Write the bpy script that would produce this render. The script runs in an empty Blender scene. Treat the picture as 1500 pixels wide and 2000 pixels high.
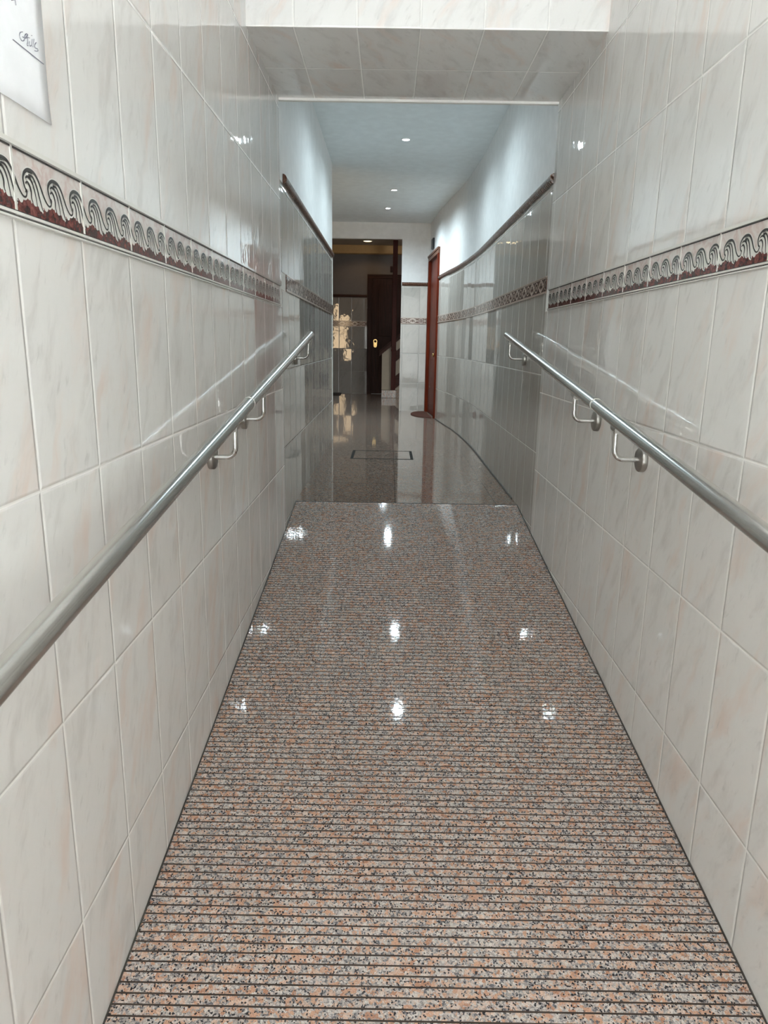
import bpy, math, random
from mathutils import Vector, Matrix
import numpy as np

# All lengths below are written in tile widths; one tile is S metres wide.
S = 0.23
TH = 1.73                     # tile height in tile widths
XL, XR = -2.332, 3.354        # inner faces of the two corridor walls
ZF = -4.0                     # upper landing floor
YR = 17.75                    # top edge of the ramp
SL = 0.1285                   # ramp slope
ZC = 6.72                     # corridor ceiling
sc = bpy.context.scene
col = sc.collection
rnd = random.Random(4)


def ramp_z(y):
    return ZF - SL * (YR - y)


# ------------------------------------------------------------------ helpers
class MB:
    """collects faces (in tile widths) and links them as one mesh object"""
    def __init__(s):
        s.v, s.f, s.m, s.uv, s.sm = [], [], [], [], []

    def face(s, pts, m=0, uv=None, smooth=False):
        i = len(s.v)
        s.v += [tuple(c * S for c in p) for p in pts]
        s.f.append(list(range(i, i + len(pts))))
        s.m.append(m)
        s.uv.append(uv or [(0.31, 0.37)] * len(pts))
        s.sm.append(smooth)

    def grid(s, rows, m=0, smooth=False, closed=False):
        """rows: list of rings with equal length -> shared-vertex quads"""
        n = len(rows[0]); i0 = len(s.v)
        for r in rows:
            s.v += [tuple(c * S for c in p) for p in r]
        for a in range(len(rows) - 1):
            for b in range(n if closed else n - 1):
                c = (b + 1) % n
                s.f.append([i0 + a * n + b, i0 + a * n + c, i0 + (a + 1) * n + c, i0 + (a + 1) * n + b])
                s.m.append(m); s.uv.append([(0.31, 0.37)] * 4); s.sm.append(smooth)

    def cap(s, ring, m=0):
        s.face(ring, m)

    def box(s, a, b, m=0):
        x0, y0, z0 = a; x1, y1, z1 = b
        P = lambda i, j, k: ((x0, x1)[i], (y0, y1)[j], (z0, z1)[k])
        for q in ([(0,0,0),(0,1,0),(1,1,0),(1,0,0)], [(0,0,1),(1,0,1),(1,1,1),(0,1,1)],
                  [(0,0,0),(1,0,0),(1,0,1),(0,0,1)], [(0,1,0),(0,1,1),(1,1,1),(1,1,0)],
                  [(0,0,0),(0,0,1),(0,1,1),(0,1,0)], [(1,0,0),(1,1,0),(1,1,1),(1,0,1)]):
            s.face([P(*t) for t in q], m)

    def build(s, name, mats, parent=None, bevel=0):
        me = bpy.data.meshes.new(name)
        me.from_pydata(s.v, [], s.f)
        for mt in (mats if isinstance(mats, (list, tuple)) else [mats]):
            me.materials.append(mt)
        ul = me.uv_layers.new(name='UVMap')
        k = 0
        for p, m, uv, sm in zip(me.polygons, s.m, s.uv, s.sm):
            p.material_index = m; p.use_smooth = sm
            for t in uv:
                ul.data[k].uv = t; k += 1
        me.update()
        o = bpy.data.objects.new(name, me)
        col.objects.link(o)
        if parent is not None:
            o.parent = parent
            o.matrix_parent_inverse = Matrix.Translation(-parent.location)
        if bevel:
            b = o.modifiers.new('bevel', 'BEVEL'); b.width = bevel * S; b.segments = 2; b.limit_method = 'ANGLE'
            w = o.modifiers.new('weld', 'WELD'); w.merge_threshold = 1e-5
            o.modifiers.move(1, 0)
        return o


def tag(o, label=None, cat=None, group=None, kind=None):
    for k, v in (('label', label), ('category', cat), ('group', group), ('kind', kind)):
        if v:
            o[k] = v
    return o


def empty(name, loc, label, cat, group=None, kind=None):
    o = bpy.data.objects.new(name, None)
    o.location = tuple(c * S for c in loc); o.empty_display_size = 0.05
    col.objects.link(o)
    return tag(o, label, cat, group, kind)


def copy_tree(o, parent=None):
    c = o.copy(); col.objects.link(c)
    if parent is not None:
        c.parent = parent
    for ch in list(o.children):
        copy_tree(ch, c)
    return c


def catmull(P, n=8, closed=False):
    out = []; N = len(P)
    for i in range(N - 1):
        p0 = P[max(i - 1, 0)]; p1 = P[i]; p2 = P[i + 1]; p3 = P[min(i + 2, N - 1)]
        for k in range(n):
            t = k / n
            out.append(tuple(0.5 * (2 * b + (c - a) * t + (2 * a - 5 * b + 4 * c - d) * t * t + (3 * b - a - 3 * c + d) * t ** 3)
                             for a, b, c, d in zip(p0, p1, p2, p3)))
    out.append(tuple(P[-1]))
    return out


def tube(mb, path, r, n=16, m=0, caps=True):
    rings = []
    up = Vector((0.3, 0.2, 0.93)).normalized()
    P = [Vector(p) for p in path]
    for i, p in enumerate(P):
        t = (P[min(i + 1, len(P) - 1)] - P[max(i - 1, 0)]).normalized()
        a = t.cross(up).normalized(); b = a.cross(t).normalized()
        rr = r[i] if isinstance(r, (list, tuple)) else r
        rings.append([tuple(p + a * rr * math.cos(2 * math.pi * k / n) + b * rr * math.sin(2 * math.pi * k / n)) for k in range(n)])
    mb.grid(rings, m, smooth=True, closed=True)
    if caps:
        mb.cap(rings[0][::-1], m); mb.cap(rings[-1], m)


def lathe(mb, prof, c, axis, n=32, m=0, smooth=True):
    """prof: (radius, height along axis)"""
    ax = Vector(axis).normalized()
    a = ax.cross(Vector((0.1, 0.3, 0.9))).normalized() if abs(ax.z) < .9 else Vector((1, 0, 0))
    b = ax.cross(a)
    c = Vector(c)
    rings = [[tuple(c + ax * h + (a * math.cos(2 * math.pi * k / n) + b * math.sin(2 * math.pi * k / n)) * r) for k in range(n)] for r, h in prof]
    mb.grid(rings, m, smooth=smooth, closed=True)
    if prof[0][0] > 1e-4: mb.cap(rings[0][::-1], m)
    if prof[-1][0] > 1e-4: mb.cap(rings[-1], m)


# ------------------------------------------------------------------ materials
class NT:
    def __init__(s, name):
        s.mat = bpy.data.materials.new(name); s.mat.use_nodes = True
        s.t = s.mat.node_tree
        s.b = s.t.nodes['Principled BSDF']

    def n(s, typ, **kw):
        nd = s.t.nodes.new('ShaderNode' + typ)
        for k, v in kw.items():
            setattr(nd, k, v)
        return nd

    def set(s, sock, v):
        if isinstance(v, bpy.types.NodeSocket):
            s.t.links.new(v, sock)
        else:
            sock.default_value = v

    def math(s, op, a, b=0.0, c=0.0):
        nd = s.n('Math', operation=op)
        for i, v in enumerate((a, b, c)):
            s.set(nd.inputs[i], v)
        return nd.outputs[0]

    def vm(s, op, a, b=None, sc=None):
        nd = s.n('VectorMath', operation=op)
        s.set(nd.inputs[0], a)
        if b is not None: s.set(nd.inputs[1], b)
        if sc is not None: s.set(nd.inputs['Scale'], sc)
        return nd.outputs['Value' if op in ('DOT_PRODUCT', 'LENGTH') else 'Vector']

    def comb(s, x, y, z=0.0):
        nd = s.n('CombineXYZ')
        for i, v in enumerate((x, y, z)): s.set(nd.inputs[i], v)
        return nd.outputs[0]

    def noise(s, vec, scale, detail=4, rough=.55, dist=0.0):
        nd = s.n('TexNoise'); s.set(nd.inputs['Vector'], vec)
        nd.inputs['Scale'].default_value = scale; nd.inputs['Detail'].default_value = detail
        nd.inputs['Roughness'].default_value = rough; nd.inputs['Distortion'].default_value = dist
        return nd.outputs['Fac']

    def ramp(s, fac, stops, interp='LINEAR'):
        nd = s.n('ValToRGB'); s.set(nd.inputs[0], fac)
        cr = nd.color_ramp; cr.interpolation = interp
        while len(cr.elements) < len(stops): cr.elements.new(0.5)
        for e, (p, c) in zip(cr.elements, stops):
            e.position = p; e.color = (*c, 1) if len(c) == 3 else c
        return nd.outputs[0]

    def mix(s, fac, a, b, blend='MIX'):
        nd = s.n('Mix', data_type='RGBA', blend_type=blend)
        s.set(nd.inputs[0], fac)
        for sk, v in ((nd.inputs[6], a), (nd.inputs[7], b)):
            s.set(sk, v if isinstance(v, bpy.types.NodeSocket) else (*v, 1))
        return nd.outputs[2]

    def smooth(s, v, lo, hi):
        nd = s.n('MapRange', interpolation_type='SMOOTHSTEP')
        s.set(nd.inputs[0], v); nd.inputs[1].default_value = lo; nd.inputs[2].default_value = hi
        return nd.outputs[0]

    def bump(s, h, dist, strength=1.0, normal=None):
        nd = s.n('Bump'); nd.inputs['Distance'].default_value = dist; nd.inputs['Strength'].default_value = strength
        s.set(nd.inputs['Height'], h)
        if normal is not None: s.set(nd.inputs['Normal'], normal)
        return nd.outputs[0]

    def out(s, color=None, rough=None, normal=None, **kw):
        if color is not None: s.set(s.b.inputs['Base Color'], color if isinstance(color, bpy.types.NodeSocket) else (*color, 1))
        if rough is not None: s.set(s.b.inputs['Roughness'], rough)
        if normal is not None: s.set(s.b.inputs['Normal'], normal)
        for k, v in kw.items():
            s.set(s.b.inputs[k.replace('_', ' ')], v)
        return s.mat


def simple(name, color, rough=.5, **kw):
    m = NT(name)
    tc = m.n('TexCoord').outputs['Object']
    v = m.noise(tc, 14, 5)
    c = m.mix(m.smooth(v, .3, .75), tuple(x * .93 for x in color), color)
    return m.out(c, rough, **kw)


def tile_mat(name, base, grey, pink, grout, jit=.016, rough=.03, amount=1.0):
    """glazed wall tile with marbled diagonal streaks; UV cell = one tile"""
    m = NT(name)
    uv = m.n('UVMap').outputs[0]
    cell = m.vm('FLOOR', uv); loc = m.vm('FRACTION', uv)
    wn = m.n('TexWhiteNoise', noise_dimensions='3D'); m.set(wn.inputs['Vector'], m.vm('ADD', cell, (.5, .5, .5)))
    rc = wn.outputs['Color']; rv = wn.outputs['Value']
    sx = m.n('SeparateXYZ'); m.set(sx.inputs[0], loc)
    lx = sx.outputs[0]; ly = m.math('MULTIPLY', sx.outputs[1], TH)
    dx = m.math('MINIMUM', lx, m.math('SUBTRACT', 1.0, lx))
    dy = m.math('MINIMUM', ly, m.math('SUBTRACT', TH, ly))
    edge = m.math('MINIMUM', dx, dy)
    p = m.vm('ADD', m.comb(lx, ly, 0.0), m.vm('SCALE', rc, sc=37.0))
    ang = math.radians(66)
    warp = m.noise(p, 1.6, 2)
    a = m.math('ADD', m.vm('DOT_PRODUCT', p, (math.sin(ang), -math.cos(ang), .6)), m.math('MULTIPLY', warp, .35))
    b = m.vm('DOT_PRODUCT', p, (math.cos(ang), math.sin(ang), .3))
    q = m.comb(m.math('MULTIPLY', a, 4.2), m.math('MULTIPLY', b, 1.25), m.math('MULTIPLY', rv, 9))
    n1 = m.noise(q, 1.0, 6, .62)
    n2 = m.noise(m.vm('ADD', q, (31.0, 7.0, 3.0)), .55, 4, .55)
    n3 = m.noise(m.vm('ADD', q, (11.0, 47.0, 9.0)), 3.4, 4, .6)
    gf = m.math('MULTIPLY', m.smooth(n1, .48, .72), .72 * amount)
    c = m.mix(gf, base, grey)
    c = m.mix(m.math('MULTIPLY', m.smooth(n2, .505, .76), .74 * amount), c, pink)
    c = m.mix(m.math('MULTIPLY', m.smooth(n3, .58, .78), .38 * amount), c, tuple(x * .72 for x in grey))
    fill = m.smooth(edge, .006, .013)
    c = m.mix(fill, grout, c)
    geo = m.n('NewGeometry').outputs['Normal']
    jn = m.vm('NORMALIZE', m.vm('ADD', geo, m.vm('SCALE', m.vm('SUBTRACT', rc, (.5, .5, .5)), sc=jit)))
    tc = m.n('TexCoord').outputs['Object']
    wav = m.noise(tc, 16, 2, .5)
    nb = m.bump(wav, .0006, 1.0, jn)
    pil = m.smooth(edge, .0, .03)
    nb = m.bump(pil, .0016, 1.0, nb)
    rg = m.math('ADD', m.math('MULTIPLY', m.math('SUBTRACT', 1.0, fill), .5), rough)
    return m.out(c, rg, nb, IOR=1.66)


def granite(name, rough, polished=False):
    m = NT(name)
    tc = m.n('TexCoord').outputs['Object']
    wv = m.n('TexNoise'); m.set(wv.inputs['Vector'], tc); wv.inputs['Scale'].default_value = 170; wv.inputs['Detail'].default_value = 2
    tw = m.vm('ADD', tc, m.vm('SCALE', m.vm('SUBTRACT', wv.outputs['Color'], (.5, .5, .5)), sc=.009))

    def vor(scale, src=tw):
        nd = m.n('TexVoronoi'); m.set(nd.inputs['Vector'], src); nd.inputs['Scale'].default_value = scale
        s = m.n('SeparateColor'); m.set(s.inputs[0], nd.outputs['Color'])
        return s.outputs
    big = vor(95); fine = vor(250); spk = vor(300, m.vm('ADD', tc, (3.1, 1.7, .3)))
    clus = m.noise(tc, 34, 3)
    fe = m.ramp(fine[0], [(0, (.56, .53, .495)), (.18, (.30, .285, .275)), (.48, (.46, .41, .375)), (.68, (.125, .128, .14)), (.86, (.50, .38, .30))], 'CONSTANT')
    orng = m.ramp(big[1], [(0, (.52, .315, .215)), (.5, (.57, .41, .315)), (.8, (.42, .225, .145))], 'CONSTANT')
    sel = m.smooth(m.math('ADD', big[0], m.math('MULTIPLY', m.math('SUBTRACT', clus, .5), 1.5)), .56, .64)
    sel = m.math('MULTIPLY', sel, m.smooth(fine[2], .12, .2))
    c = m.mix(sel, fe, orng)
    pale = m.smooth(m.math('ADD', big[2], m.math('MULTIPLY', m.math('SUBTRACT', clus, .5), -.8)), .80, .84)
    c = m.mix(m.math('MULTIPLY', pale, .5), c, (.60, .57, .53))
    mot = m.noise(tc, 420, 3, .6)
    c = m.mix(1.0, c, m.ramp(mot, [(.32, (.62, .61, .60)), (.56, (1.06, 1.05, 1.04))]), 'MULTIPLY')
    c = m.mix(m.smooth(spk[1], .885, .90), c, (.025, .025, .028))
    big_n = m.noise(tc, 5, 3)
    c = m.mix(m.smooth(big_n, .35, .7), c, m.mix(.12, c, (.2, .2, .2)))
    kw = {}
    if polished:
        c = m.mix(1.0, c, (.72, .68, .64), 'MULTIPLY')
    else:
        c = m.mix(1.0, c, (1.08, 1.04, 1.04), 'MULTIPLY')
    if polished:
        # faint slab joints
        sp = m.n('SeparateXYZ'); m.set(sp.inputs[0], tc)
        def jl(v, period, off):
            f = m.math('FRACT', m.math('DIVIDE', m.math('SUBTRACT', v, off), period))
            d = m.math('MULTIPLY', m.math('MINIMUM', f, m.math('SUBTRACT', 1.0, f)), period)
            return m.smooth(d, .0008, .0022)
        jj = m.math('MINIMUM', jl(sp.outputs[0], 2.6 * S, .22 * S), jl(sp.outputs[1], 2.6 * S, 17.75 * S))
        c = m.mix(jj, (.06, .055, .05), c)
        wav = m.noise(tc, 5, 2, .4)
        return m.out(c, rough, m.bump(wav, .0006, .6), IOR=1.6)
    wav = m.noise(tc, 60, 2, .5)
    return m.out(c, rough, m.bump(wav, .0006, .25), IOR=1.55)


def wood(name, dark, light, rough=.45, axis=2):
    m = NT(name)
    tc = m.n('TexCoord').outputs['Object']
    st = m.vm('MULTIPLY', tc, (38, 38, 38) if axis is None else tuple(3 if i == axis else 38 for i in range(3)))
    v = m.noise(st, 1.0, 5, .6, .6)
    c = m.mix(m.smooth(v, .3, .7), dark, light)
    return m.out(c, rough, m.bump(v, .0004, .4), Specular_IOR_Level=.16)


def emit(name, color, strength):
    m = NT(name)
    return m.out((.8, .8, .8), .4, Emission_Color=(*color, 1), Emission_Strength=strength)


M = {}
M['tile'] = tile_mat('beige_marbled_tile', (.80, .788, .762), (.66, .64, .615), (.79, .65, .575), (.85, .835, .80))
M['tile_far'] = tile_mat('grey_marbled_tile', (.53, .50, .455), (.44, .42, .385), (.51, .465, .415), (.62, .60, .57), jit=.022)
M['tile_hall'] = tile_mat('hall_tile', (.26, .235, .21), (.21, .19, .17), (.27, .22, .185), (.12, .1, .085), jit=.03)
M['granite'] = granite('pink_granite_flamed', .04)
M['polish'] = granite('pink_granite_polished', .045, True)
M['groove'] = simple('groove_dirt', (.09, .065, .05), .8)
M['paint'] = simple('white_paint', (.89, .90, .895), .6)
M['paint_hall_shade'] = simple('hall_paint_shaded', (.13, .115, .108), .7)  # off-white wall paint with the hall's shade put into the colour
M['beam'] = simple('ochre_paint', (.55, .34, .14), .7)
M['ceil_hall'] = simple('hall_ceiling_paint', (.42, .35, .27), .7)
M['ceil_paint'] = simple('pale_blue_white_paint', (.86, .935, .96), .6)
M['plaster'] = simple('plaster_edge', (.82, .81, .77), .7)
M['caulk'] = simple('dark_caulk', (.07, .06, .05), .7)
M['paper'] = simple('paper', (.96, .975, 1.0), .7)
M['ink'] = simple('ink', (.24, .25, .31), .6)
M['black'] = simple('black_plastic', (.02, .022, .025), .35)
M['redwood'] = wood('red_brown_wood', (.085, .010, .003), (.185, .025, .006))
M['casingtop'] = wood('casing_wood', (.12, .055, .035), (.22, .11, .075))
M['mahogany'] = wood('dark_mahogany', (.021, .008, .006), (.045, .016, .011))
M['mahogany_x'] = wood('dark_mahogany_rail', (.025, .010, .007), (.05, .018, .012), axis=0)
M['postwood'] = wood('post_wood', (.03, .006, .004), (.055, .011, .007))
M['brass'] = simple('brass', (.80, .56, .24), .22, Metallic=1.0)
M['mat_red'] = simple('red_mat', (.095, .03, .017), .9)
M['mat_dark'] = simple('dark_mat', (.035, .025, .02), .95)
M['panel'] = simple('beige_panel', (.27, .215, .155), .4)
M['ring'] = simple('lamp_ring', (.85, .86, .86), .25)
M['lens_cool'] = emit('lamp_lens_cool', (.90, .97, 1.0), 28)
M['lens_warm'] = emit('lamp_lens_warm', (1.0, .74, .40), 3.5)
M['pane'] = emit('sunlit_pane', (1.0, .72, .42), 8.0)
M['street'] = simple('street_paving', (.44, .455, .465), .8)
M['hatch'] = simple('hatch_metal', (.02, .018, .016), .75, Specular_IOR_Level=.1)
M['facade'] = simple('facade_render', (.17, .165, .155), .8)
m = NT('brushed_steel')
tc = m.n('TexCoord').outputs['Object']
br = m.noise(m.vm('MULTIPLY', tc, (900, 6, 900)), 1.0, 3)
M['steel'] = m.out(m.mix(br, (.60, .595, .57), (.68, .675, .65)), m.math('ADD', .17, m.math('MULTIPLY', br, .10)), Metallic=1.0)
m = NT('dark_steel')
M['steel_dark'] = m.out((.40, .385, .355), .34, Metallic=1.0)
# frieze materials
m = NT('frieze_ground'); tc = m.n('TexCoord').outputs['Object']
v = m.noise(tc, 30, 5, .6, 1.0)
M['fz_ground'] = m.out(m.mix(m.smooth(v, .42, .66), (.70, .655, .62), (.60, .475, .44)), .08, m.bump(m.noise(tc, 40, 2), .0006))
m = NT('frieze_maroon'); tc = m.n('TexCoord').outputs['Object']
v = m.noise(tc, 75, 5, .7)
M['fz_maroon'] = m.out(m.ramp(v, [(.36, (.03, .014, .014)), (.5, (.13, .035, .03)), (.66, (.27, .09, .075))]), .08)
M['fz_line'] = simple('frieze_line', (.055, .05, .048), .12)
M['fz_white'] = simple('frieze_white', (.74, .73, .68), .08)
m = NT('listello_brown'); tc = m.n('TexCoord').outputs['Object']
v = m.noise(tc, 60, 5, .65)
M['ls_brown'] = m.out(m.ramp(v, [(.35, (.07, .036, .026)), (.55, (.16, .09, .068)), (.7, (.26, .17, .135))]), .1)
M['ls_cream'] = simple('listello_cream', (.60, .50, .43), .1)
m = NT('rope_trim'); tc = m.n('TexCoord').outputs['Object']
sx = m.n('SeparateXYZ'); m.set(sx.inputs[0], tc)
tw = m.math('ADD', m.math('ADD', m.math('MULTIPLY', sx.outputs[1], 210), m.math('MULTIPLY', sx.outputs[2], 210)), m.math('MULTIPLY', sx.outputs[0], 210))
wv = m.math('SINE', tw)
v = m.noise(tc, 120, 4, .65)
M['rope'] = m.out(m.ramp(v, [(.34, (.03, .014, .01)), (.50, (.11, .045, .026)), (.70, (.27, .16, .115))]), .16, m.bump(wv, .002, .7))

# ------------------------------------------------------------------ walls
def strip(mb, path, bands, nrm, thick, u0=0.0, us=1.0, ends=True, backmat=0):
    """vertical wall along a plan path; bands (z0, z1, material, v reference); nrm +1: front is on the left of the path"""
    P = [Vector((x, y)) for x, y in path]; N = len(P)
    nor = []
    for i in range(N):
        t = (P[min(i + 1, N - 1)] - P[max(i - 1, 0)]).normalized()
        nor.append(Vector((-t.y, t.x)) * nrm)
    B = [p - n * thick for p, n in zip(P, nor)]
    arc = [0.0]
    for i in range(1, N): arc.append(arc[-1] + (P[i] - P[i - 1]).length)
    fl = (lambda q: q) if nrm < 0 else (lambda q: q[::-1])
    for z0, z1, mt, vr in bands:
        for i in range(N - 1):
            ua, ub = u0 + us * arc[i], u0 + us * arc[i + 1]
            va, vb = (z0 - vr) / TH, (z1 - vr) / TH
            q = [(P[i], z0, ua, va), (P[i + 1], z0, ub, va), (P[i + 1], z1, ub, vb), (P[i], z1, ua, vb)]
            # path left-hand normal: (a,b) forward, face visible from the right needs this order
            q = fl(q)
            mb.face([(p.x, p.y, z) for p, z, _, _ in q], mt, [(u, v) for _, _, u, v in q])
    za, zb = bands[0][0], bands[-1][1]
    for i in range(N - 1):
        q = fl([(B[i + 1], za), (B[i], za), (B[i], zb), (B[i + 1], zb)])
        mb.face([(p.x, p.y, z) for p, z in q], backmat)
        q = fl([(P[i], zb), (P[i + 1], zb), (B[i + 1], zb), (B[i], zb)])
        mb.face([(p.x, p.y, z) for p, z in q], backmat)
        q = fl([(P[i + 1], za), (P[i], za), (B[i], za), (B[i + 1], za)])
        mb.face([(p.x, p.y, z) for p, z in q], backmat)
    if ends:
        for i, s in ((0, 1), (N - 1, -1)):
            for z0, z1, mt, vr in bands:
                va, vb = (z0 - vr) / TH, (z1 - vr) / TH
                q = [(B[i], z0, .02, va), (P[i], z0, .02 + thick, va), (P[i], z1, .02 + thick, vb), (B[i], z1, .02, vb)]
                if s < 0: q = q[::-1]
                q = fl(q)
                mb.face([(p.x, p.y, z) for p, z, _, _ in q], mt, [(u, v) for _, _, u, v in q])


def structure(o, label, cat):
    return tag(o, label, cat, kind='structure')


YE = -5.5          # street entrance behind the viewer
YN, YH = 15.87, 12.55   # far and near face of the tiled header
ZT = 8.2
FB, FT = .72, 1.15      # wave frieze
near_bands = [(-8.0, FB, 0, FB), (FB, FT, 1, FB), (FT, ZT, 0, FT)]
mb = MB(); strip(mb, [(XL, YE), (XL, YN)], near_bands, -1, .8, u0=YE - .65, us=1, backmat=1)
structure(mb.build('wall_left', [M['tile'], M['plaster']]), 'left tiled wall beside the ramp, beige marbled tiles', 'wall')
mb = MB(); strip(mb, [(XR, YE), (XR, YN)], near_bands, 1, .8, u0=-(YE - .617), us=-1, backmat=1)
structure(mb.build('wall_right', [M['tile'], M['plaster']]), 'right tiled wall beside the ramp, beige marbled tiles', 'wall')

# header with tiled soffit
mb = MB()
u = lambda x: x - .41
mb.face([(XL, YH, 4.8), (XR, YH, 4.8), (XR, YH, ZT), (XL, YH, ZT)], 0, [(u(XL), 0), (u(XR), 0), (u(XR), (ZT - 4.8) / TH), (u(XL), (ZT - 4.8) / TH)])
mb.face([(XL, YN, 4.8), (XR, YN, 4.8), (XR, YH, 4.8), (XL, YH, 4.8)], 0, [(u(XL), (YN - YH) / TH), (u(XR), (YN - YH) / TH), (u(XR), 0), (u(XL), 0)])
mb.face([(XR, YN, 4.8), (XL, YN, 4.8), (XL, YN, ZT), (XR, YN, ZT)], 1)
mb.face([(XL, YH, ZT), (XR, YH, ZT), (XR, YN, ZT), (XL, YN, ZT)], 1)
structure(mb.build('wall_header', [M['tile'], M['plaster']]), 'tiled header beam with tiled underside crossing above the ramp', 'beam')
mb = MB(); mb.box((XL, YN, 4.75), (XR, YN + .1, 4.9))
structure(mb.build('trim_1', M['plaster'], bevel=.012), 'thin white plaster edge along the far side of the header', 'trim')

# second stretch of corridor
LB, LT, DB, DT = 1.10, 1.43, 3.27, 3.47
far_bands = [(-4.6, LB, 0, LB), (LB, LT, 2, LB), (LT, DB, 0, LT), (DB, ZC + .15, 1, 0)]
YLE = 29.75
mb = MB(); strip(mb, [(XL, YN), (XL, 16.3), (XL, YLE)], far_bands, -1, .8, u0=YN - .98, us=1, backmat=1)
structure(mb.build('wall_left_far', [M['tile_far'], M['paint'], M['plaster']]), 'left corridor wall beyond the header, white above grey glossy tiles', 'wall')
plan = [(XR, YN), (XR, 20), (XR, 24), (3.354, 26.3), (3.34, 28.2), (3.285, 30), (3.19, 32), (3.045, 34), (2.835, 36), (2.56, 38.85)]
curve = catmull(plan, 6)
mb = MB(); strip(mb, curve, far_bands, 1, .8, u0=-(YN - .1), us=-1, backmat=1)
structure(mb.build('wall_right_far', [M['tile_far'], M['paint'], M['plaster']]), 'right corridor wall that curves inward, white above grey glossy tiles', 'wall')
# wall with the red-brown door
DA, DBp = Vector((2.56, 38.85)), Vector((2.275, 43.35))
ddir = (DBp - DA).normalized(); dnor = Vector((-ddir.y, ddir.x))
def onW(t, off=0.0):
    p = DA + ddir * t + dnor * off
    return (p.x, p.y)
LEN = (DBp - DA).length
mb = MB()
strip(mb, [onW(0), onW(LEN)], [(4.86, ZC + .15, 1, 0)], 1, .8, backmat=1)
strip(mb, [onW(0, -.55), onW(LEN, -.55)], [(-4.6, 4.86, 1, 0)], 1, .25, backmat=1)
structure(mb.build('wall_right_door', [M['tile_far'], M['paint']]), 'end stretch of the right wall above and behind the red-brown door', 'wall')

# far wall: pier, lintel above the opening, left return
YP = 43.35
mb = MB()
strip(mb, [(.654, YP), (3.2, YP)], [(-4.6, LB + .03, 0, LB + .03), (LB + .03, LT + .03, 1, 0), (LT + .03, DB, 0, LT + .03), (DB, ZC + .15, 1, 0)], -1, .3, u0=.654 - .76, us=1, backmat=1)
strip(mb, [(-5.6, YP), (.654, YP)], [(5.84, ZC + .15, 1, 0)], -1, .3, backmat=1)
strip(mb, [(-8.0, YP), (-5.6, YP)], [(-4.6, ZC + .15, 1, 0)], -1, .3, backmat=1)
structure(mb.build('wall_far', [M['tile_far'], M['paint']]), 'white far wall with tiled pier and opening to the dark stair hall', 'wall')

# stair hall
YB = 57.65
mb = MB()
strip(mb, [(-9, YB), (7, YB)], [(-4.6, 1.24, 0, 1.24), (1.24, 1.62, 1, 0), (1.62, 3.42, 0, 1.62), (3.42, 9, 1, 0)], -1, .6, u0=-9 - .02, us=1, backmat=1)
structure(mb.build('wall_hall', [M['tile_hall'], M['paint_hall_shade']]), 'dim back wall of the stair hall, glossy tiles below paint darkened to stand in for shade', 'wall')
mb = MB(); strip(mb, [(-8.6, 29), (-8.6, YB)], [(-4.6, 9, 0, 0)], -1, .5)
structure(mb.build('wall_hall_left', [M['paint_hall_shade']]), 'left side wall of the stair hall and side recess', 'wall')
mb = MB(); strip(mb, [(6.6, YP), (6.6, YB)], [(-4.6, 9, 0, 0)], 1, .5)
structure(mb.build('wall_hall_right', [M['paint_hall_shade']]), 'right side wall of the stair hall', 'wall')
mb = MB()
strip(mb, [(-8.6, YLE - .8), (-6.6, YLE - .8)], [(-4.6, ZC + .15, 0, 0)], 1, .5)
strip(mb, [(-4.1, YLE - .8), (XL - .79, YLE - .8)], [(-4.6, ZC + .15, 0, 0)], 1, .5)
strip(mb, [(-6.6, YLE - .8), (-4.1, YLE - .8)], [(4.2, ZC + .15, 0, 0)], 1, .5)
structure(mb.build('wall_recess', [M['paint_hall_shade']]), 'wall of the side recess around a glazed door', 'wall')
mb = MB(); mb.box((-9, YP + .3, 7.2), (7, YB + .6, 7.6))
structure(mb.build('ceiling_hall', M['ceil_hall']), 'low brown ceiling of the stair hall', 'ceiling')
mb = MB(); mb.box((-8.6, 56.9, 6.60), (6.6, YB, 7.2))
structure(mb.build('trim_2', M['beam'], bevel=.02), 'ochre beam along the top of the stair hall back wall', 'beam')

# ceilings
mb = MB(); mb.box((-8.6, YN, ZC), (XR + .8, YP + .3, ZC + .9))
structure(mb.build('ceiling', M['ceil_paint']), 'white ceiling of the corridor beyond the header', 'ceiling')
mb = MB(); mb.box((XL - .8, YE, ZT), (XR + .8, YN, ZT + .5))
structure(mb.build('ceiling_near', M['paint']), 'white ceiling above the ramp', 'ceiling')

# floors
mb = MB(); mb.box((-9, YR, ZF - .5), (7, YB + .6, ZF))
structure(mb.build('floor', M['polish']), 'polished pink-grey granite floor of the upper landing and hall', 'floor')
mb = MB()
y0 = YE; pitch = .0985; prof = []
prof.append((y0, ramp_z(y0), 0))
y = YR - .16
ys = []
while y > y0 + .1:
    ys.append(y); y -= pitch
for yy in reversed(ys):
    w, d = .0085, .014
    prof += [(yy - w, ramp_z(yy - w), 0), (yy - w * .55, ramp_z(yy) - d, 1), (yy + w * .55, ramp_z(yy) - d, 1), (yy + w, ramp_z(yy + w), 1)]
prof.append((YR, ZF, 0))
for (a, za, _), (b, zb, mm) in zip(prof[:-1], prof[1:]):
    mb.face([(XL - .05, a, za), (XR + .05, a, za), (XR + .05, b, zb), (XL - .05, b, zb)], mm)
mb.face([(XL - .05, YE, -8), (XL - .05, YR, -8), (XR + .05, YR, -8), (XR + .05, YE, -8)], 0)
mb.face([(XL - .05, YE, -8), (XR + .05, YE, -8), (XR + .05, YE, ramp_z(YE)), (XL - .05, YE, ramp_z(YE))], 0)
structure(mb.build('floor_ramp', [M['granite'], M['groove']]), 'pink granite ramp cut with close crosswise anti-slip grooves', 'ramp')
mb = MB(); mb.box((XL, YR - .02, ZF - .05), (XR, YR + .02, ZF + .004))
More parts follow.
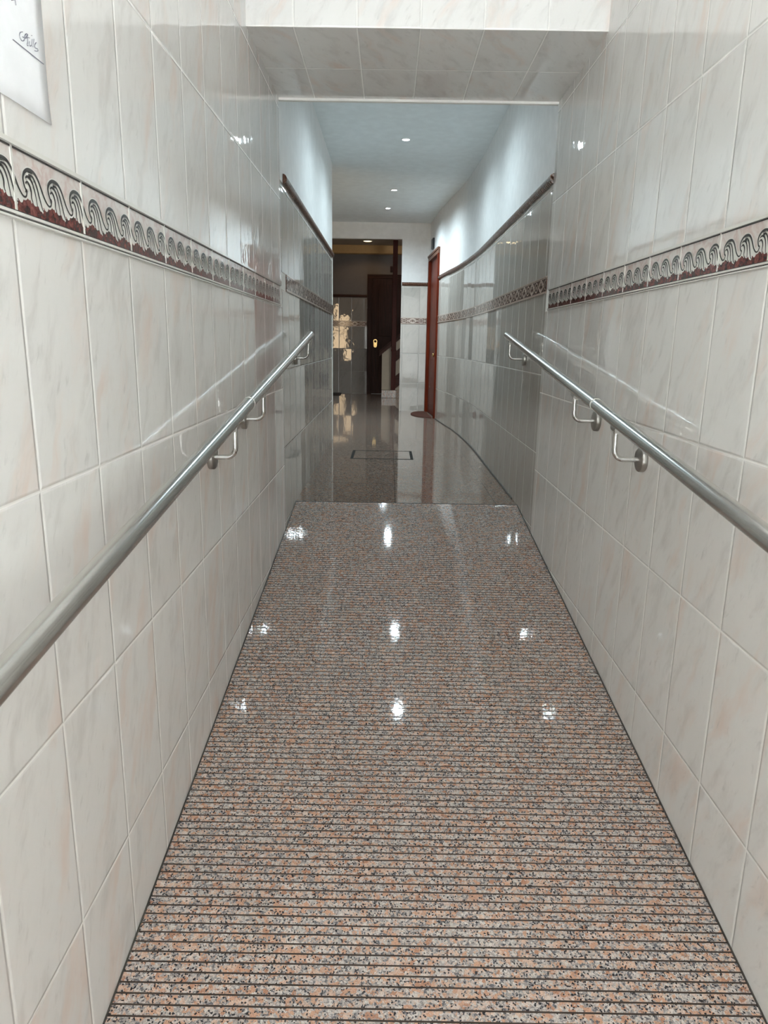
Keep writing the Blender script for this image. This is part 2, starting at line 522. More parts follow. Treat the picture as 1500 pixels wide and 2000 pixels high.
structure(mb.build('trim_3', M['caulk']), 'thin dark joint where the ramp meets the landing', 'trim')
mb = MB(); mb.box((-40, -60, ramp_z(YE) - .6), (40, YE, ramp_z(YE) - .02))
structure(mb.build('ground', M['street']), 'grey street paving outside the entrance', 'ground')

mb = MB(); mb.box((-40, -27, ramp_z(YE) - .6), (40, -26, 24))  # added out of view, dark, to cut daylight reaching the header
structure(mb.build('facade_light_block', M['facade']), 'added unseen dark facade across the street, limiting daylight on the header', 'wall')

mb = MB(); mb.box((XL, YE - .25, ramp_z(YE) - .1), (XR, YE - .05, -4.3))  # added light blocker behind the viewer, dims the lower ramp walls
structure(mb.build('panel_light_block', M['steel_dark']), 'added unseen panel at the entrance foot, blocking low daylight', 'door')

# dark joints along wall feet
def sweep_box(name, path, z0, z1, depth, mat, label, nrm, cat='trim'):
    mb = MB(); strip(mb, path, [(z0, z1, 0, 0)], nrm, .05 + depth)
    # shift front out of the wall
    o = mb.build(name, mat); return structure(o, label, cat)
def offset(path, d, nrm):
    P = [Vector(p) for p in path]; out = []
    for i, p in enumerate(P):
        t = (P[min(i + 1, len(P) - 1)] - P[max(i - 1, 0)]).normalized()
        n = Vector((-t.y, t.x)) * nrm
        q = p + n * d; out.append((q.x, q.y))
    return out
sweep_box('baseboard_right', offset([p for p in curve if p[1] > YR], .035, 1), ZF - .02, ZF + .03, .03, M['caulk'], 'thin dark joint at the foot of the curved right wall', 1)
mb = MB()
for X, sgn in ((XL, 1), (XR, -1)):
    a, b = (X, X + sgn * .014)
    for q in (((a, YE), (b, YE)),):
        lo = min(a, b); hi = max(a, b)
        mb.face([(lo, YE, ramp_z(YE) + .008), (hi, YE, ramp_z(YE) + .008), (hi, YR, ZF + .02), (lo, YR, ZF + .02)])
        xi = hi if sgn > 0 else lo
        qd = [(xi, YE, ramp_z(YE) - .05), (xi, YE, ramp_z(YE) + .02), (xi, YR, ZF + .02), (xi, YR, ZF - .05)]
        mb.face(qd if sgn > 0 else qd[::-1])
structure(mb.build('baseboard_ramp', M['caulk']), 'thin dark joints where the ramp meets both walls', 'trim')

# ------------------------------------------------------------------ wave frieze
def ribbon(mb, pts, w, pl, m, z_off, taper=True):
    """pts in (s, v) of the motif; pl maps (s, v, off) to space"""
    P = [Vector(p) for p in pts]; n = len(P)
    asp = pl.asp
    L, R = [], []
    for i, p in enumerate(P):
        t = P[min(i + 1, n - 1)] - P[max(i - 1, 0)]
        t = Vector((t.x, t.y * asp)).normalized()
        k = i / (n - 1)
        ww = w * (.55 + .45 * math.sin(math.pi * min(1, k * 1.15))) if taper else w
        nx, ny = -t.y * ww, t.x * ww / asp
        L.append(pl(p.x + nx, p.y + ny, z_off)); R.append(pl(p.x - nx, p.y - ny, z_off))
    for i in range(n - 1):
        q = [L[i], R[i], R[i + 1], L[i + 1]]
        mb.face(q if pl.flip else q[::-1], m)


class Plane:
    def __init__(s, X, y0, sgn, w, zt, zb, nx):
        s.X, s.y0, s.sgn, s.w, s.zt, s.zb, s.nx = X, y0, sgn, w, zt, zb, nx
        s.asp = (zt - zb) / w
        s.flip = (sgn * nx) < 0
    def __call__(s, a, v, off=0):
        return (s.X + s.nx * off, s.y0 + s.sgn * a * s.w, s.zt + (s.zb - s.zt) * v)


LINES = [
    ([(.10, .60), (.03, .575), (-.02, .48), (-.02, .40), (.05, .31), (.21, .245), (.42, .255), (.57, .345), (.68, .48), (.79, .62), (.93, .715), (1.045, .70), (1.10, .60)], .034),
    ([(.05, .49), (.13, .455), (.21, .50), (.255, .59), (.25, .70), (.29, .76)], .028),
    ([(.07, .40), (.15, .365), (.27, .39), (.36, .48), (.42, .62), (.46, .80)], .028),
    ([(.20, .325), (.36, .335), (.48, .45), (.56, .61), (.65, .80), (.71, .85)], .028),
]
EDGE = [(0, .76), (.05, .68), (.10, .715), (.17, .745), (.24, .72), (.285, .70), (.33, .78), (.40, .81), (.455, .76), (.50, .76), (.57, .85), (.65, .86), (.70, .80), (.74, .78), (.82, .83), (.90, .815), (.955, .74), (1.0, .76)]

def frieze(name, X, nx, joint, sgn, label):
    mb = MB()
    y0, y1 = -3.0, 15.54
    h = 1
    a, b = (X, X + nx * .02)
    mb.box((min(a, b), y0, FB), (max(a, b), y1, FT), 0)
    # mouldings
    for z0, z1, off, mt in ((FT - .022, FT + .008, .05, 3), (FT - .034, FT - .022, .026, 2), (FB + .030, FB + .040, .028, 2), (FB + .012, FB + .030, .04, 3), (FB, FB + .008, .028, 2), (FB - .012, FB, .036, 3)):
        b = X + nx * off
        mb.box((min(X, b), y0, z0), (max(X, b), y1, z1), mt)
    zt, zb = FT - .03, FB + .035
    w = 1 / 3
    start = joint + sgn * .125
    k0, k1 = (math.floor((y0 - start) / w), math.ceil((y1 - start) / w)) if sgn > 0 else (math.floor((start - y1) / w), math.ceil((start - y0) / w))
    for k in range(k0, k1 + 1):
        pl = Plane(X, start + sgn * k * w, sgn, w, zt, zb, nx)
        ya, yb = sorted((pl(-.05, 0)[1], pl(1.1, 0)[1]))
        if ya < y0 or yb > y1: continue
        e = catmull(EDGE, 3)
        for (s0, v0), (s1, v1) in zip(e[:-1], e[1:]):
            q = [pl(s0, 1, .0225), pl(s1, 1, .0225), pl(s1, v1, .0225), pl(s0, v0, .0225)]
            mb.face(q[::-1] if pl.flip else q, 1)
        top = [(-.02, .44), (.0, .34), (.05, .30), (.12, .265), (.21, .245), (.32, .243), (.42, .255), (.50, .29), (.57, .345), (.63, .41), (.68, .48), (.735, .555), (.79, .62), (.86, .68), (.93, .715), (1.0, .72)]
        def vat(L_, q):
            for (a0, b0), (a1, b1) in zip(L_[:-1], L_[1:]):
                if a0 <= q <= a1: return b0 + (b1 - b0) * (q - a0) / max(a1 - a0, 1e-6)
            return L_[0][1] if q < L_[0][0] else L_[-1][1]
        ss = [-.02 + 1.02 * t_ / 34 for t_ in range(35)]
        for sa, sb in zip(ss[:-1], ss[1:]):
            q = [pl(sa, max(vat(e, max(sa, 0)), vat(top, sa)), .023), pl(sb, max(vat(e, max(sb, 0)), vat(top, sb)), .023), pl(sb, vat(top, sb), .023), pl(sa, vat(top, sa), .023)]
            mb.face(q[::-1] if pl.flip else q, 3)
        for i, (pts, ww) in enumerate(LINES):
            P = catmull(pts, 4)
            ribbon(mb, P, ww * 1.9 if i else ww * 1.7, pl, 3, .0235, False)
        for i, (pts, ww) in enumerate(LINES):
            P = catmull(pts, 4)
            ribbon(mb, P, ww * 1.0, pl, 2, .026)
    k = math.ceil(y0 - joint)
    while joint + k < y1:
        yy = joint + k
        b = X + nx * .0275
        mb.box((min(X, b), yy - .011, FB + .008), (max(X, b), yy + .011, FT - .02), 3)
        k += 1
    return structure(mb.build(name, [M['fz_ground'], M['fz_maroon'], M['fz_line'], M['fz_white']]), label, 'frieze')

frieze('trim_4', XL, 1, 4.65, 1, 'wave-patterned tile frieze with maroon base along the left ramp wall')
frieze('trim_5', XR, -1, 7.617, -1, 'wave-patterned tile frieze with maroon base along the right ramp wall')

# ------------------------------------------------------------------ brown listello with ovals
def listello(name, path, nrm, z0, z1, phase, label):
    """path: dense plan polyline"""
    P = [Vector(p) for p in path]
    arc = [0.0]
    for i in range(1, len(P)): arc.append(arc[-1] + (P[i] - P[i - 1]).length)
    L = arc[-1]
    def at(s, z, off):
        s = min(max(s, 0), L)
        i = 0
        while i < len(P) - 2 and arc[i + 1] < s: i += 1
        t = (P[i + 1] - P[i]).normalized()
        p = P[i] + t * (s - arc[i]); n = Vector((-t.y, t.x)) * nrm
        q = p + n * off
        return (q.x, q.y, z)
    mb = MB()
    strip(mb, offset(path, .022, nrm), [(z0, z1, 0, 0)], nrm, .06)
    for za, zb, mt, off in ((z1 - .012, z1 + .012, 2, .03), (z0 - .012, z0 + .01, 2, .03), (z1 - .035, z1 - .02, 1, .026), (z0 + .015, z0 + .03, 1, .026)):
        strip(mb, offset(path, off, nrm), [(za, zb, mt, 0)], nrm, .05, backmat=mt)
    mid, A = (z0 + z1) / 2, (z1 - z0) * .36
    fwd = nrm < 0
    def quad(q, mt):
        mb.face(q if fwd else q[::-1], mt)
    def rib(f, s0, s1, w, mt, off, n=14):
        for i in range(n):
            a, b = s0 + (s1 - s0) * i / n, s0 + (s1 - s0) * (i + 1) / n
            if a < 0 or b > L: continue
            quad([at(a, f(a) - w, off), at(b, f(b) - w, off), at(b, f(b) + w, off), at(a, f(a) + w, off)], mt)
    def disc(s, z, rs, rz, mt, off, n=12, rot=0):
        if s - rs < 0 or s + rs > L: return
        pts = []
        for k in range(n):
            t = 2 * math.pi * k / n
            x, y = rs * math.cos(t), rz * math.sin(t)
            pts.append(at(s + x * math.cos(rot) - y * math.sin(rot), z + x * math.sin(rot) + y * math.cos(rot), off))
        mb.face(pts if fwd else pts[::-1], mt)
    k = -1
    while k < L + 1:
        s = phase + k
        c = s + .28
        disc(c, mid, .215, A * .86, 1, .0235, 20)
        for j in range(-2, 3):
            disc(c + j * .062, mid - .02 + .012 * (j % 2), .030, A * (.52 - .11 * abs(j)), 0, .025, 10)
        disc(c, mid + A * .42, .07, A * .16, 0, .0252, 10)
        for sg in (1, -1):
            rib(lambda x: mid + sg * A * math.sin(math.pi * (x - s) / .56), s, s + .56, .016, 2, .026)
            rib(lambda x: mid + sg * A * .85 * math.sin(math.pi * (x - s - .56) / .44), s + .56, s + 1, .016, 2, .026)
        for j in range(3):
            disc(s + .70 + j * .08, mid, .022, A * .38, 1, .0245, 8, .5)
        k += 1
    if 'pier' not in label and 'hall' not in label:
        k = 0
    s = phase
    while s < L:
        if s > 0:
            quad([at(s - .010, z0, .0275), at(s + .010, z0, .0275), at(s + .010, z1, .0275), at(s - .010, z1, .0275)], 2)
        s += 1
    return structure(mb.build(name, [M['ls_brown'], M['ls_cream'], M['ls_cream']]), label, 'border')

def rope(name, path, nrm, z0, z1, label, mat='rope'):
    """half-round moulding"""
    mb = MB(); zc, hz = (z0 + z1) / 2, (z1 - z0) / 2
    rows = []
    for k in range(9):
        t = math.pi * k / 8
        off = offset(path, .085 * math.sin(t) + .004, nrm)
        rows.append([(x, y, zc - hz * math.cos(t)) for x, y in off])
    if nrm < 0: rows = rows[::-1]
    mb.grid(rows, 0, smooth=True)
    for e in (0, -1):
        mb.face([r[e] for r in rows], 0)
    return structure(mb.build(name, M[mat]), label, 'moulding')

lpath = [(XL, 16.5), (XL, YLE)]
listello('trim_6', lpath, -1, LB, LT, .5, 'brown patterned border tiles along the left corridor wall')
listello('trim_7', [(x, y) for x, y in curve], 1, LB, LT, .23, 'brown patterned border tiles along the curved right wall')
listello('trim_8', [(.654, YP), (2.24, YP)], -1, LB + .03, LT + .03, .42, 'brown patterned border tiles across the pier')
listello('trim_9', [(-8.6, YB), (-1.80, YB)], -1, 1.24, 1.62, .58, 'dark patterned border tiles on the hall back wall')
rope('trim_10', [(XL, 16.3 + i * .5) for i in range(27)] + [(XL, YLE)], -1, DB, DT, 'brown rope moulding on top of the left tiles')
rope('trim_11', curve, 1, DB, DT, 'brown rope moulding following the curved right wall')
rope('trim_12', [(.68, YP), (1.5, YP), (2.24, YP)], -1, DB, DT, 'brown moulding on top of the pier tiles')
rope('trim_13', [(-8.6, YB), (-4, YB), (-1.80, YB)], -1, 3.42, 3.63, 'dark moulding on top of the hall tiles', 'mahogany_x')
mb = MB(); mb.box((XL - .0, YLE - .03, ZF), (XL + .02, YLE + .02, DB))
structure(mb.build('trim_14', M['plaster']), 'pale corner edge at the end of the left wall tiles', 'trim')

# ------------------------------------------------------------------ handrails
RS = .1268
def handrail(X, zend, yend, xwall, label, grp):
    inw = -1 if X > 0 else 1            # direction from wall into the corridor
    zr = lambda y: zend - RS * (yend - y)
    e = empty('handrail', (X, yend, zr(yend)), label, 'handrail')
    r = .0875
    yj = 10.15
    for a, b, nm in ((yend, yj + .006, 'tube'), (yj - .006, -1.5, 'tube')):
        mb = MB()
        d = Vector((0, a - b, zr(a) - zr(b))).normalized()
        if nm == 'tube' and a == yend:
            P = [Vector((X, a, zr(a))) + d * k for k in (.0, -.012, -.03, -.06)]
            R = [r * .62, r * .88, r * .98, r]
            P.append(Vector((X, b, zr(b)))); R.append(r)
        else:
            P = [Vector((X, a, zr(a))), Vector((X, b, zr(b)))]; R = [r, r]
        tube(mb, [tuple(p) for p in P], R, 32)
        mb.build('tube', M['steel'], e)
    mb = MB(); tube(mb, [(X, yj - .02, zr(yj - .02)), (X, yj + .02, zr(yj + .02))], r * 1.025, 32)
    tag(mb.build('joint_ring', M['plaster'], e), 'pale joint ring')
    for yb in (9.17, 11.33, 17.82):
        zb = zr(yb) - .50
        mb = MB()
        lathe(mb, [(.155, 0), (.16, .012), (.16, .062), (.152, .075), (.02, .078)], (xwall, yb, zb), (inw, 0, 0), 36)
        pl = mb.build('bracket', M['steel_dark'], e)
        # rod: out of the plate, then up to the rail
        xr = X
        c = .13
        pts = [(xwall + inw * .06, yb, zb), (xr - inw * c, yb, zb)]
        for k in range(1, 7):
            t = math.pi / 2 * k / 6
            pts.append((xr - inw * c + inw * c * math.sin(t), yb, zb + c * (1 - math.cos(t))))
        pts.append((xr, yb, zr(yb) - r - .02))
        mb = MB(); tube(mb, pts, .034, 14)
        mb.build('rod', M['steel'], pl)
        mb = MB()
        d = Vector((0, 1, RS)).normalized()
        q = Vector((xr, yb, zr(yb) - r - .012))
        tube(mb, [tuple(q - d * .10), tuple(q + d * .10)], .05, 12)
        mb.build('saddle', M['steel_dark'], pl)
    return e
handrail(-1.985, .178, 18.40, XL, 'brushed steel tubular handrail on the left wall of the ramp', None)
handrail(2.955, .232, 18.36, XR, 'brushed steel tubular handrail on the right wall of the ramp', None)

# ------------------------------------------------------------------ paper notice
mb = MB()
# A4 sheet, lower far corner at (y 5.26, z 1.40)
y0, y1, z0, z1 = 4.335, 5.263, 1.402, 2.72
rows = []
for i in range(9):
    z = z0 + (z1 - z0) * i / 8
    rows.append([(XL + .008 + .004 * math.sin(k / 8 * 2.6 + i * .5) ** 2 + (.006 if i == 0 else 0) * (k / 8), y0 + (y1 - y0) * k / 8, z) for k in range(9)])
mb.grid(rows[::-1], 0, smooth=True)
for i in range(8):
    pass
note = mb.build('paper_notice', M['paper'])
sm = note.modifiers.new('thickness', 'SOLIDIFY'); sm.thickness = .0004; sm.offset = -1
tag(note, 'white sheet of paper with handwriting fixed to the left tiled wall', 'notice')
STROKES = [([(4.9665, 1.849), (4.9362, 1.8351), (4.9211, 1.8149), (4.9256, 1.7995), (4.9495, 1.7927), (4.9742, 1.8053), (4.983, 1.8208), (4.9582, 1.819)], 0.0028), ([(5.0191, 1.86), (4.9965, 1.8431), (4.986, 1.8244), (4.9949, 1.8243), (5.0186, 1.8465), (5.0306, 1.8609), (5.029, 1.8528), (5.0225, 1.8156), (5.0113, 1.7941), (5.0247, 1.7925)], 0.0028), ([(5.001, 1.8265), (5.0262, 1.8394), (5.0544, 1.8483)], 0.0022), ([(5.0478, 1.8274), (5.039, 1.8067), (5.054, 1.8011), (5.0708, 1.8158)], 0.0025), ([(5.0827, 1.8739), (5.0896, 1.8735)], 0.003), ([(5.0894, 1.8553), (5.0764, 1.8203), (5.0855, 1.8075)], 0.0025), ([(5.1149, 1.8658), (5.0992, 1.8286), (5.1102, 1.8134)], 0.0025), ([(5.1425, 1.8557), (5.1174, 1.8312), (5.1228, 1.8169), (5.1511, 1.8209), (5.1579, 1.8131), (5.1263, 1.7993), (5.1092, 1.7967)], 0.0028), ([(4.829, 1.7565), (5.2237, 1.7567)], 0.0034), ([(4.9049, 1.9981), (4.9101, 1.9717)], 0.0035), ([(4.8584, 1.9765), (4.9054, 2.0007)], 0.003)]
def ink(strokes, name, label):
    mb = MB()
    for st_, w_ in strokes:
        P = catmull(st_, 3) if len(st_) > 2 else st_
        for (ya, za), (yb, zb) in zip(P[:-1], P[1:]):
            d = Vector((yb - ya, zb - za))
            if d.length < 1e-6: continue
            n = Vector((-d.y, d.x)).normalized() * w_ * .7
            x = XL + .0165
            q = [(x, ya + n.x, za + n.y), (x, ya - n.x, za - n.y), (x, yb - n.x, zb - n.y), (x, yb + n.x, zb + n.y)]
            mb.face(q[::-1])
            mb.face([(XL + .0125, p[1], p[2]) for p in q])
    tag(mb.build(name, M['ink'], note), label)
ink(STROKES[:8], 'handwriting', 'grey handwritten word')
ink(STROKES[9:], 'pen_mark', 'grey pen mark near the top')
ink(STROKES[8:9], 'underline', 'grey pen line')

# ------------------------------------------------------------------ red-brown door in the right wall
d1 = empty('door_1', (*onW(LEN / 2, -.1), ZF), 'red-brown wooden door at the far end of the right wall', 'door', kind='structure')
def wbox(mb, t0, t1, o0, o1, z0, z1, m=0):
    c = [onW(t0, o0), onW(t1, o0), onW(t1, o1), onW(t0, o1)]
    lo = [(x, y, z0) for x, y in c]; hi = [(x, y, z1) for x, y in c]
    mb.face(lo, m); mb.face(hi[::-1], m)
    for i in range(4):
        j = (i + 1) % 4
        mb.face([lo[j], lo[i], hi[i], hi[j]], m)
cw = .36
for t0, t1 in ((0.0, cw), (LEN - cw - .02, LEN - .02)):
    mb = MB()
    wbox(mb, t0, t1, -.45, .07, ZF, 4.60)
    wbox(mb, t0 + .06, t1 - .06, .07, .10, ZF, 4.60)
    mb.build('door_jamb', M['redwood'], d1)
mb = MB()
wbox(mb, -.02, LEN - .01, -.45, .09, 4.60, 4.86)
wbox(mb, -.03, LEN - .005, .0, .13, 4.80, 4.90)
tag(mb.build('door_head', M['casingtop'], d1), 'greyish brown head casing')
mb = MB()
wbox(mb, cw, LEN - cw - .02, -.22, -.06, ZF + .03, 4.60)
for za, zb in ((-3.5, -.9), (-.3, 4.1)):
    wbox(mb, cw + .45, LEN - cw - .45, -.06, -.03, za, zb)
leaf = mb.build('door_leaf', M['redwood'], d1)
mb = MB()
tk = cw + .22
c = onW(tk, -.06)
nx3 = (dnor.x, dnor.y, 0)
lathe(mb, [(.10, 0), (.10, .02), (.04, .04), (.035, .10), (.085, .13), (.11, .18), (.09, .23), (.02, .245)], (c[0], c[1], -.60), nx3, 20)
lathe(mb, [(.07, 0), (.07, .03), (.02, .035)], (c[0], c[1], -.95), nx3, 16)
tag(mb.build('door_handle', M['brass'], leaf), 'brass knob')
# half-moon mat
mb = MB()
n = 28; top = []
for k in range(n + 1):
    a = math.pi * k / n
    t = LEN / 2 + (LEN / 2 - .25) * math.cos(a) * .93
    o = .12 + .98 * math.sin(a)
    top.append((*onW(t, o), ZF + .035))
bot = [(x, y, ZF + .003) for x, y, z in top]
mb.face(top, 0); mb.face(bot[::-1], 0)
for i in range(n + 1):
    j = (i + 1) % (n + 1)
    mb.face([bot[i], bot[j], top[j], top[i]], 0)
tag(mb.build('door_mat', M['mat_red']), 'reddish brown half-moon doormat in front of the red-brown door', 'doormat')
# black box above door
mb = MB()
wbox(mb, 2.45, 3.15, .005, .10, 5.12, 5.66)
wbox(mb, 2.50, 3.10, .10, .112, 5.17, 5.61)
tag(mb.build('sign_plate', M['black'], bevel=.015), 'small black plate high on the white wall above the red-brown door', 'plate')

# ------------------------------------------------------------------ hall door
d2 = empty('door_2', (-.1, YB - .05, ZF), 'dark mahogany door at the back of the stair hall', 'door', kind='structure')
xa, xb = -1.77, 2.0
for p, q in ((xa, xa + .38), (xb - .38, xb)):
    mb = MB(); mb.box((p, YB - .14, ZF), (q, YB - .005, 4.86)); mb.box((p + .07, YB - .18, ZF), (q - .07, YB - .14, 4.86))
    mb.build('door_jamb', M['mahogany'], d2, bevel=.015)
mb = MB(); mb.box((xa, YB - .14, 4.86), (xb, YB - .005, 5.12)); mb.box((xa, YB - .2, 5.04), (xb, YB - .005, 5.14))
mb.build('door_head', M['mahogany_x'], d2, bevel=.015)
mb = MB(); mb.box((xa + .38, YB - .09, ZF + .02), (xb - .38, YB - .005, 4.86))
for za, zb in ((-3.5, -.5), (.5, 4.4)):
    mb.box((xa + .85, YB - .115, za), (xb - .85, YB - .09, zb))
leaf = mb.build('door_leaf', M['mahogany'], d2, bevel=.012)
mb = MB()
kx, ky = -1.11, YB - .09
pts = []
for k in range(13):
    a = math.pi * k / 12; pts.append((kx + .155 * math.cos(a), .12 + .155 * math.sin(a)))
for k in range(13):
    a = math.pi + math.pi * k / 12; pts.append((kx + .13 * math.cos(a), -.24 + .13 * math.sin(a)))
fr = [(x, ky - .025, z) for x, z in pts]; bk = [(x, ky, z) for x, z in pts]
mb.face(fr[::-1]); 
for i in range(len(fr)):
    j = (i + 1) % len(fr)
    mb.face([fr[i], fr[j], bk[j], bk[i]])
tag(mb.build('lock_plate', M['brass'], leaf), 'brass lock plate')
mb = MB(); lathe(mb, [(.05, 0), (.05, .10), (.085, .13), (.09, .2), (.06, .24), (.0, .25)], (kx, ky - .02, .11), (0, -1, 0), 20)
tag(mb.build('door_knob', M['mahogany'], leaf), 'dark round knob')

mb = MB(); mb.box((-5.2, 55.4, ZF + .002), (-3.75, 57.3, ZF + .06))
tag(mb.build('door_mat', M['mat_dark'], bevel=.02), 'dark doormat on the stair hall floor at the left edge of the opening', 'doormat')

# ------------------------------------------------------------------ staircase in the hall
st = empty('staircase', (.3, 54.0, ZF), 'dark wooden staircase with beige side panel rising to the right in the hall', 'staircase')
def prism(mb, poly, y0, y1, m=0):
    a = [(x, y0, z) for x, z in poly]; b = [(x, y1, z) for x, z in poly]
    mb.face(a, m); mb.face(b[::-1], m)
    for i in range(len(poly)):
        j = (i + 1) % len(poly)
        mb.face([a[j], a[i], b[i], b[j]], m)
sl = .83
cz = lambda x: -.54 + sl * (x + .69)
mb = MB(); prism(mb, [(-.53, -3.43), (4.5, -3.43), (4.5, cz(4.5) - .4), (-.53, cz(-.53) - .4)], 54.25, 54.6)
mb.build('side_panel', M['panel'], st)
mb = MB(); prism(mb, [(-.74, cz(-.74) - .40), (4.5, cz(4.5) - .40), (4.5, cz(4.5)), (-.74, cz(-.74))], 54.0, 54.8)
prism(mb, [(-.74, cz(-.74) - .16), (4.5, cz(4.5) - .16), (4.5, cz(4.5) - .1), (-.74, cz(-.74) - .1)], 53.95, 54.0)
mb.build('handrail_cap', M['mahogany_x'], st, bevel=.02)
for zb, th in ((-1.02, .74), (-3.02, .93)):
    mb = MB()
    f = lambda x: zb + sl * (x - .89)
    prism(mb, [(.35, f(.35)), (4.5, f(4.5)), (4.5, f(4.5) + th), (.35, f(.35) + th)], 54.08, 54.22)
    mb.build('stringer_board', M['mahogany_x'], st, bevel=.015)
mb = MB(); mb.box((.17, 53.88, ZF), (.51, 54.22, 7.19)); 
mb.box((.13, 53.84, ZF), (.55, 54.26, ZF + .5)); mb.box((.14, 53.85, -.6), (.54, 54.25, -.45))
mb.build('newel_post', M['postwood'], st, bevel=.03)
mb = MB(); mb.box((-.02, 53.92, 5.0), (.165, 54.18, 5.40))
tag(mb.build('post_block', M['mahogany'], st, bevel=.02), 'dark block on the post')
for k in range(6):
    mb = MB()
    x0 = -.53 + k * .75
    mb.box((x0, 54.62 if k else 53.4, ZF), (x0 + 5.2 - k * .75 if k else 4.6, 57.4 if k else 54.6, ZF + .57 * (k + 1)))
    if k == 0:
        mb.box((-.53, 54.6, ZF), (4.6, 57.4, ZF + .57))
    mb.build('step', M['polish'], st, bevel=.02)

# ------------------------------------------------------------------ glazed door in the recess (seen only in reflections)
d3 = empty('door_3', (-5.35, YLE - .8, ZF), 'sunlit glazed door of the side recess mirrored in the hall tiles', 'door', kind='structure')
mb = MB()
yq = YLE - .8
for x0, x1 in ((-6.6, -5.9), (-4.75, -4.1)):
    mb.box((x0, yq - .2, ZF), (x1, yq + .05, 4.2))
for z0, z1 in ((ZF, -1.2), (.95, 1.1), (3.6, 4.2)):
    mb.box((-5.9, yq - .19, z0), (-4.75, yq + .04, z1))
mb.build('door_frame', M['mahogany'], d3)
mb = MB(); mb.box((-5.9, yq - .12, -1.2), (-4.75, yq - .1, 3.6))
mb.build('pane', M['pane'], d3)

# ------------------------------------------------------------------ floor hatch
h = empty('floor_hatch', (-.2, 25.75, ZF), 'rectangular access cover set in the polished landing floor', 'access cover')
x0, x1, ya, yb = -1.31, .92, 24.75, 26.75
mb = MB(); w = .10
for a, b in (((x0, ya), (x0 + w, yb)), ((x1 - w, ya), (x1, yb)), ((x0 + w, ya), (x1 - w, ya + w)), ((x0 + w, yb - w), (x1 - w, yb))):
    mb.box((a[0], a[1], ZF - .02), (b[0], b[1], ZF + .006))
tag(mb.build('hatch_frame', M['hatch'], h), 'dark metal frame')
mb = MB(); mb.box((x0 + w, ya + w, ZF - .02), (x1 - w, yb - w, ZF + .004))
mb.build('hatch_lid', M['polish'], h)

# ------------------------------------------------------------------ downlights
def downlight(name_loc, label, lens, r, power, color, grp, size=110, blend=.55):
    x, y, z = name_loc
    e = empty('downlight', (x, y, z), label, 'ceiling light', grp)
    mb = MB(); lathe(mb, [(r * 1.28, 0), (r * 1.26, .02), (r * 1.06, .03), (r * 1.0, .012), (r * 1.0, .0)], (x, y, z), (0, 0, -1), 32)
    mb.build('lamp_ring', M['ring'], e)
    mb = MB(); lathe(mb, [(r, .0), (r, .016), (r * .6, .026), (.0, .03)], (x, y, z), (0, 0, -1), 28)
    mb.build('lens', lens, e)
    ld = bpy.data.lights.new('spot', 'SPOT'); ld.energy = power; ld.color = color
    ld.spot_size = math.radians(size); ld.spot_blend = blend; ld.shadow_soft_size = .015
    lo = bpy.data.objects.new('spot_light', ld); col.objects.link(lo)
    lo.parent = e; lo.location = (0, 0, -.05 * S - .012)
    return e
G = 'round ceiling downlights in the corridor'
COOL = (.74, .91, .99)
downlight((.45, 26.23, ZC), 'nearest and largest-looking round downlight in the corridor ceiling', M['lens_cool'], .12, 35, COOL, G, 165, 1.0)
downlight((.107, 34.39, ZC), 'middle round downlight of the corridor ceiling', M['lens_cool'], .12, 74, COOL, G, 165, 1.0)
downlight((-.19, 38.84, ZC), 'farthest round downlight in the corridor ceiling, near the opening', M['lens_cool'], .12, 92, COOL, G, 165, 1.0)
downlight((.55, 21.45, ZC), 'round downlight hidden just behind the header, mirrored as the lowest glint on the ramp', M['lens_cool'], .12, 32, COOL, G, 165, 1.0)
downlight((-1.70, 54.7, 7.2), 'warm yellow downlight in the ceiling of the dark stair hall', M['lens_warm'], .30, 5, (1, .66, .34), None, 150, .3)

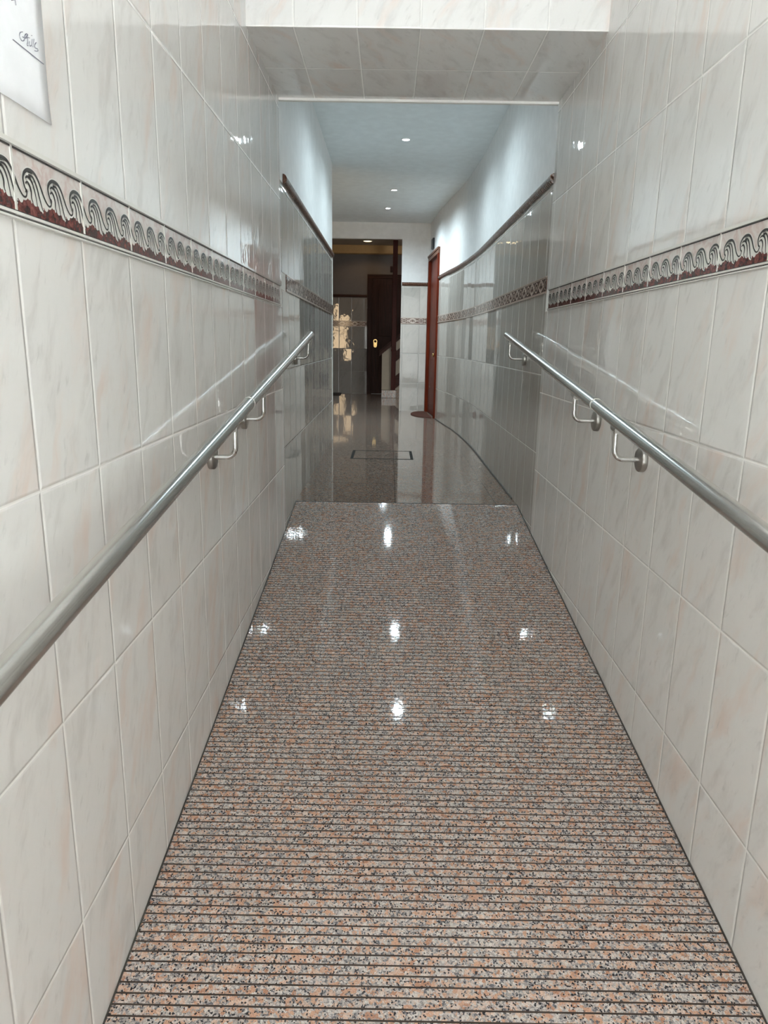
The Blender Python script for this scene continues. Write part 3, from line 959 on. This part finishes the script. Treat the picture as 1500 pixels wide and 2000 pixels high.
# ------------------------------------------------------------------ world, portal, camera
w = bpy.data.worlds.new('sky'); sc.world = w; w.use_nodes = True
nt = w.node_tree; bg = nt.nodes['Background']
tcn = nt.nodes.new('ShaderNodeTexCoord'); sp = nt.nodes.new('ShaderNodeSeparateXYZ'); cr = nt.nodes.new('ShaderNodeValToRGB')
mr = nt.nodes.new('ShaderNodeMapRange'); mr.inputs[1].default_value = -1; mr.inputs[2].default_value = 1
nt.links.new(tcn.outputs['Generated'], sp.inputs[0]); nt.links.new(sp.outputs[2], mr.inputs[0]); nt.links.new(mr.outputs[0], cr.inputs[0])
e = cr.color_ramp.elements
e[0].position = .46; e[0].color = (.30, .28, .26, 1); e[1].position = .54; e[1].color = (.88, .96, 1, 1)
nt.links.new(cr.outputs[0], bg.inputs[0]); bg.inputs[1].default_value = 5.4
sd = bpy.data.lights.new('sun', 'SUN'); sd.energy = 116; sd.color = (.95, .985, 1.0); sd.angle = .009
so = bpy.data.objects.new('sun', sd); col.objects.link(so)
so.rotation_euler = Vector((.55, -.12, -.83)).to_track_quat('-Z', 'Y').to_euler()
pd = bpy.data.lights.new('entrance_portal', 'AREA'); pd.shape = 'RECTANGLE'
pd.size = (XR - XL) * S; pd.size_y = (ZT - ramp_z(YE)) * S; pd.cycles.is_portal = True
po = bpy.data.objects.new('entrance_portal', pd); col.objects.link(po)
po.location = ((XL + XR) / 2 * S, YE * S, (ZT + ramp_z(YE)) / 2 * S)
po.rotation_euler = (math.radians(90), 0, 0)

F, PI_, YA, RO = 1381.45, .234699, -.0034624, -.0162344
cp, sp_ = math.cos(PI_), math.sin(PI_); cy, sy = math.cos(YA), math.sin(YA)
fwd = Vector((sy * cp, cy * cp, -sp_)); rt = Vector((cy, -sy, 0)); dn = fwd.cross(rt)
rt2 = rt * math.cos(RO) + dn * math.sin(RO); dn2 = -rt * math.sin(RO) + dn * math.cos(RO)
cam = bpy.data.cameras.new('camera'); co = bpy.data.objects.new('camera', cam); col.objects.link(co)
co.matrix_world = Matrix(((rt2.x, -dn2.x, -fwd.x, 0), (rt2.y, -dn2.y, -fwd.y, 0), (rt2.z, -dn2.z, -fwd.z, 0), (0, 0, 0, 1)))
cam.sensor_fit = 'VERTICAL'; cam.sensor_height = 36; cam.sensor_width = 27; cam.lens = F / 2000 * 36
cam.clip_start = .02; cam.clip_end = 100
sc.camera = co

sc.view_settings.view_transform = 'Standard'; sc.view_settings.look = 'None'
sc.view_settings.gamma = 1; sc.view_settings.exposure = 0.22; sc.view_settings.use_curve_mapping = False
cy_ = sc.cycles
cy_.use_denoising = True; cy_.max_bounces = 12; cy_.diffuse_bounces = 7; cy_.glossy_bounces = 6
cy_.sample_clamp_indirect = 60; cy_.blur_glossy = .3
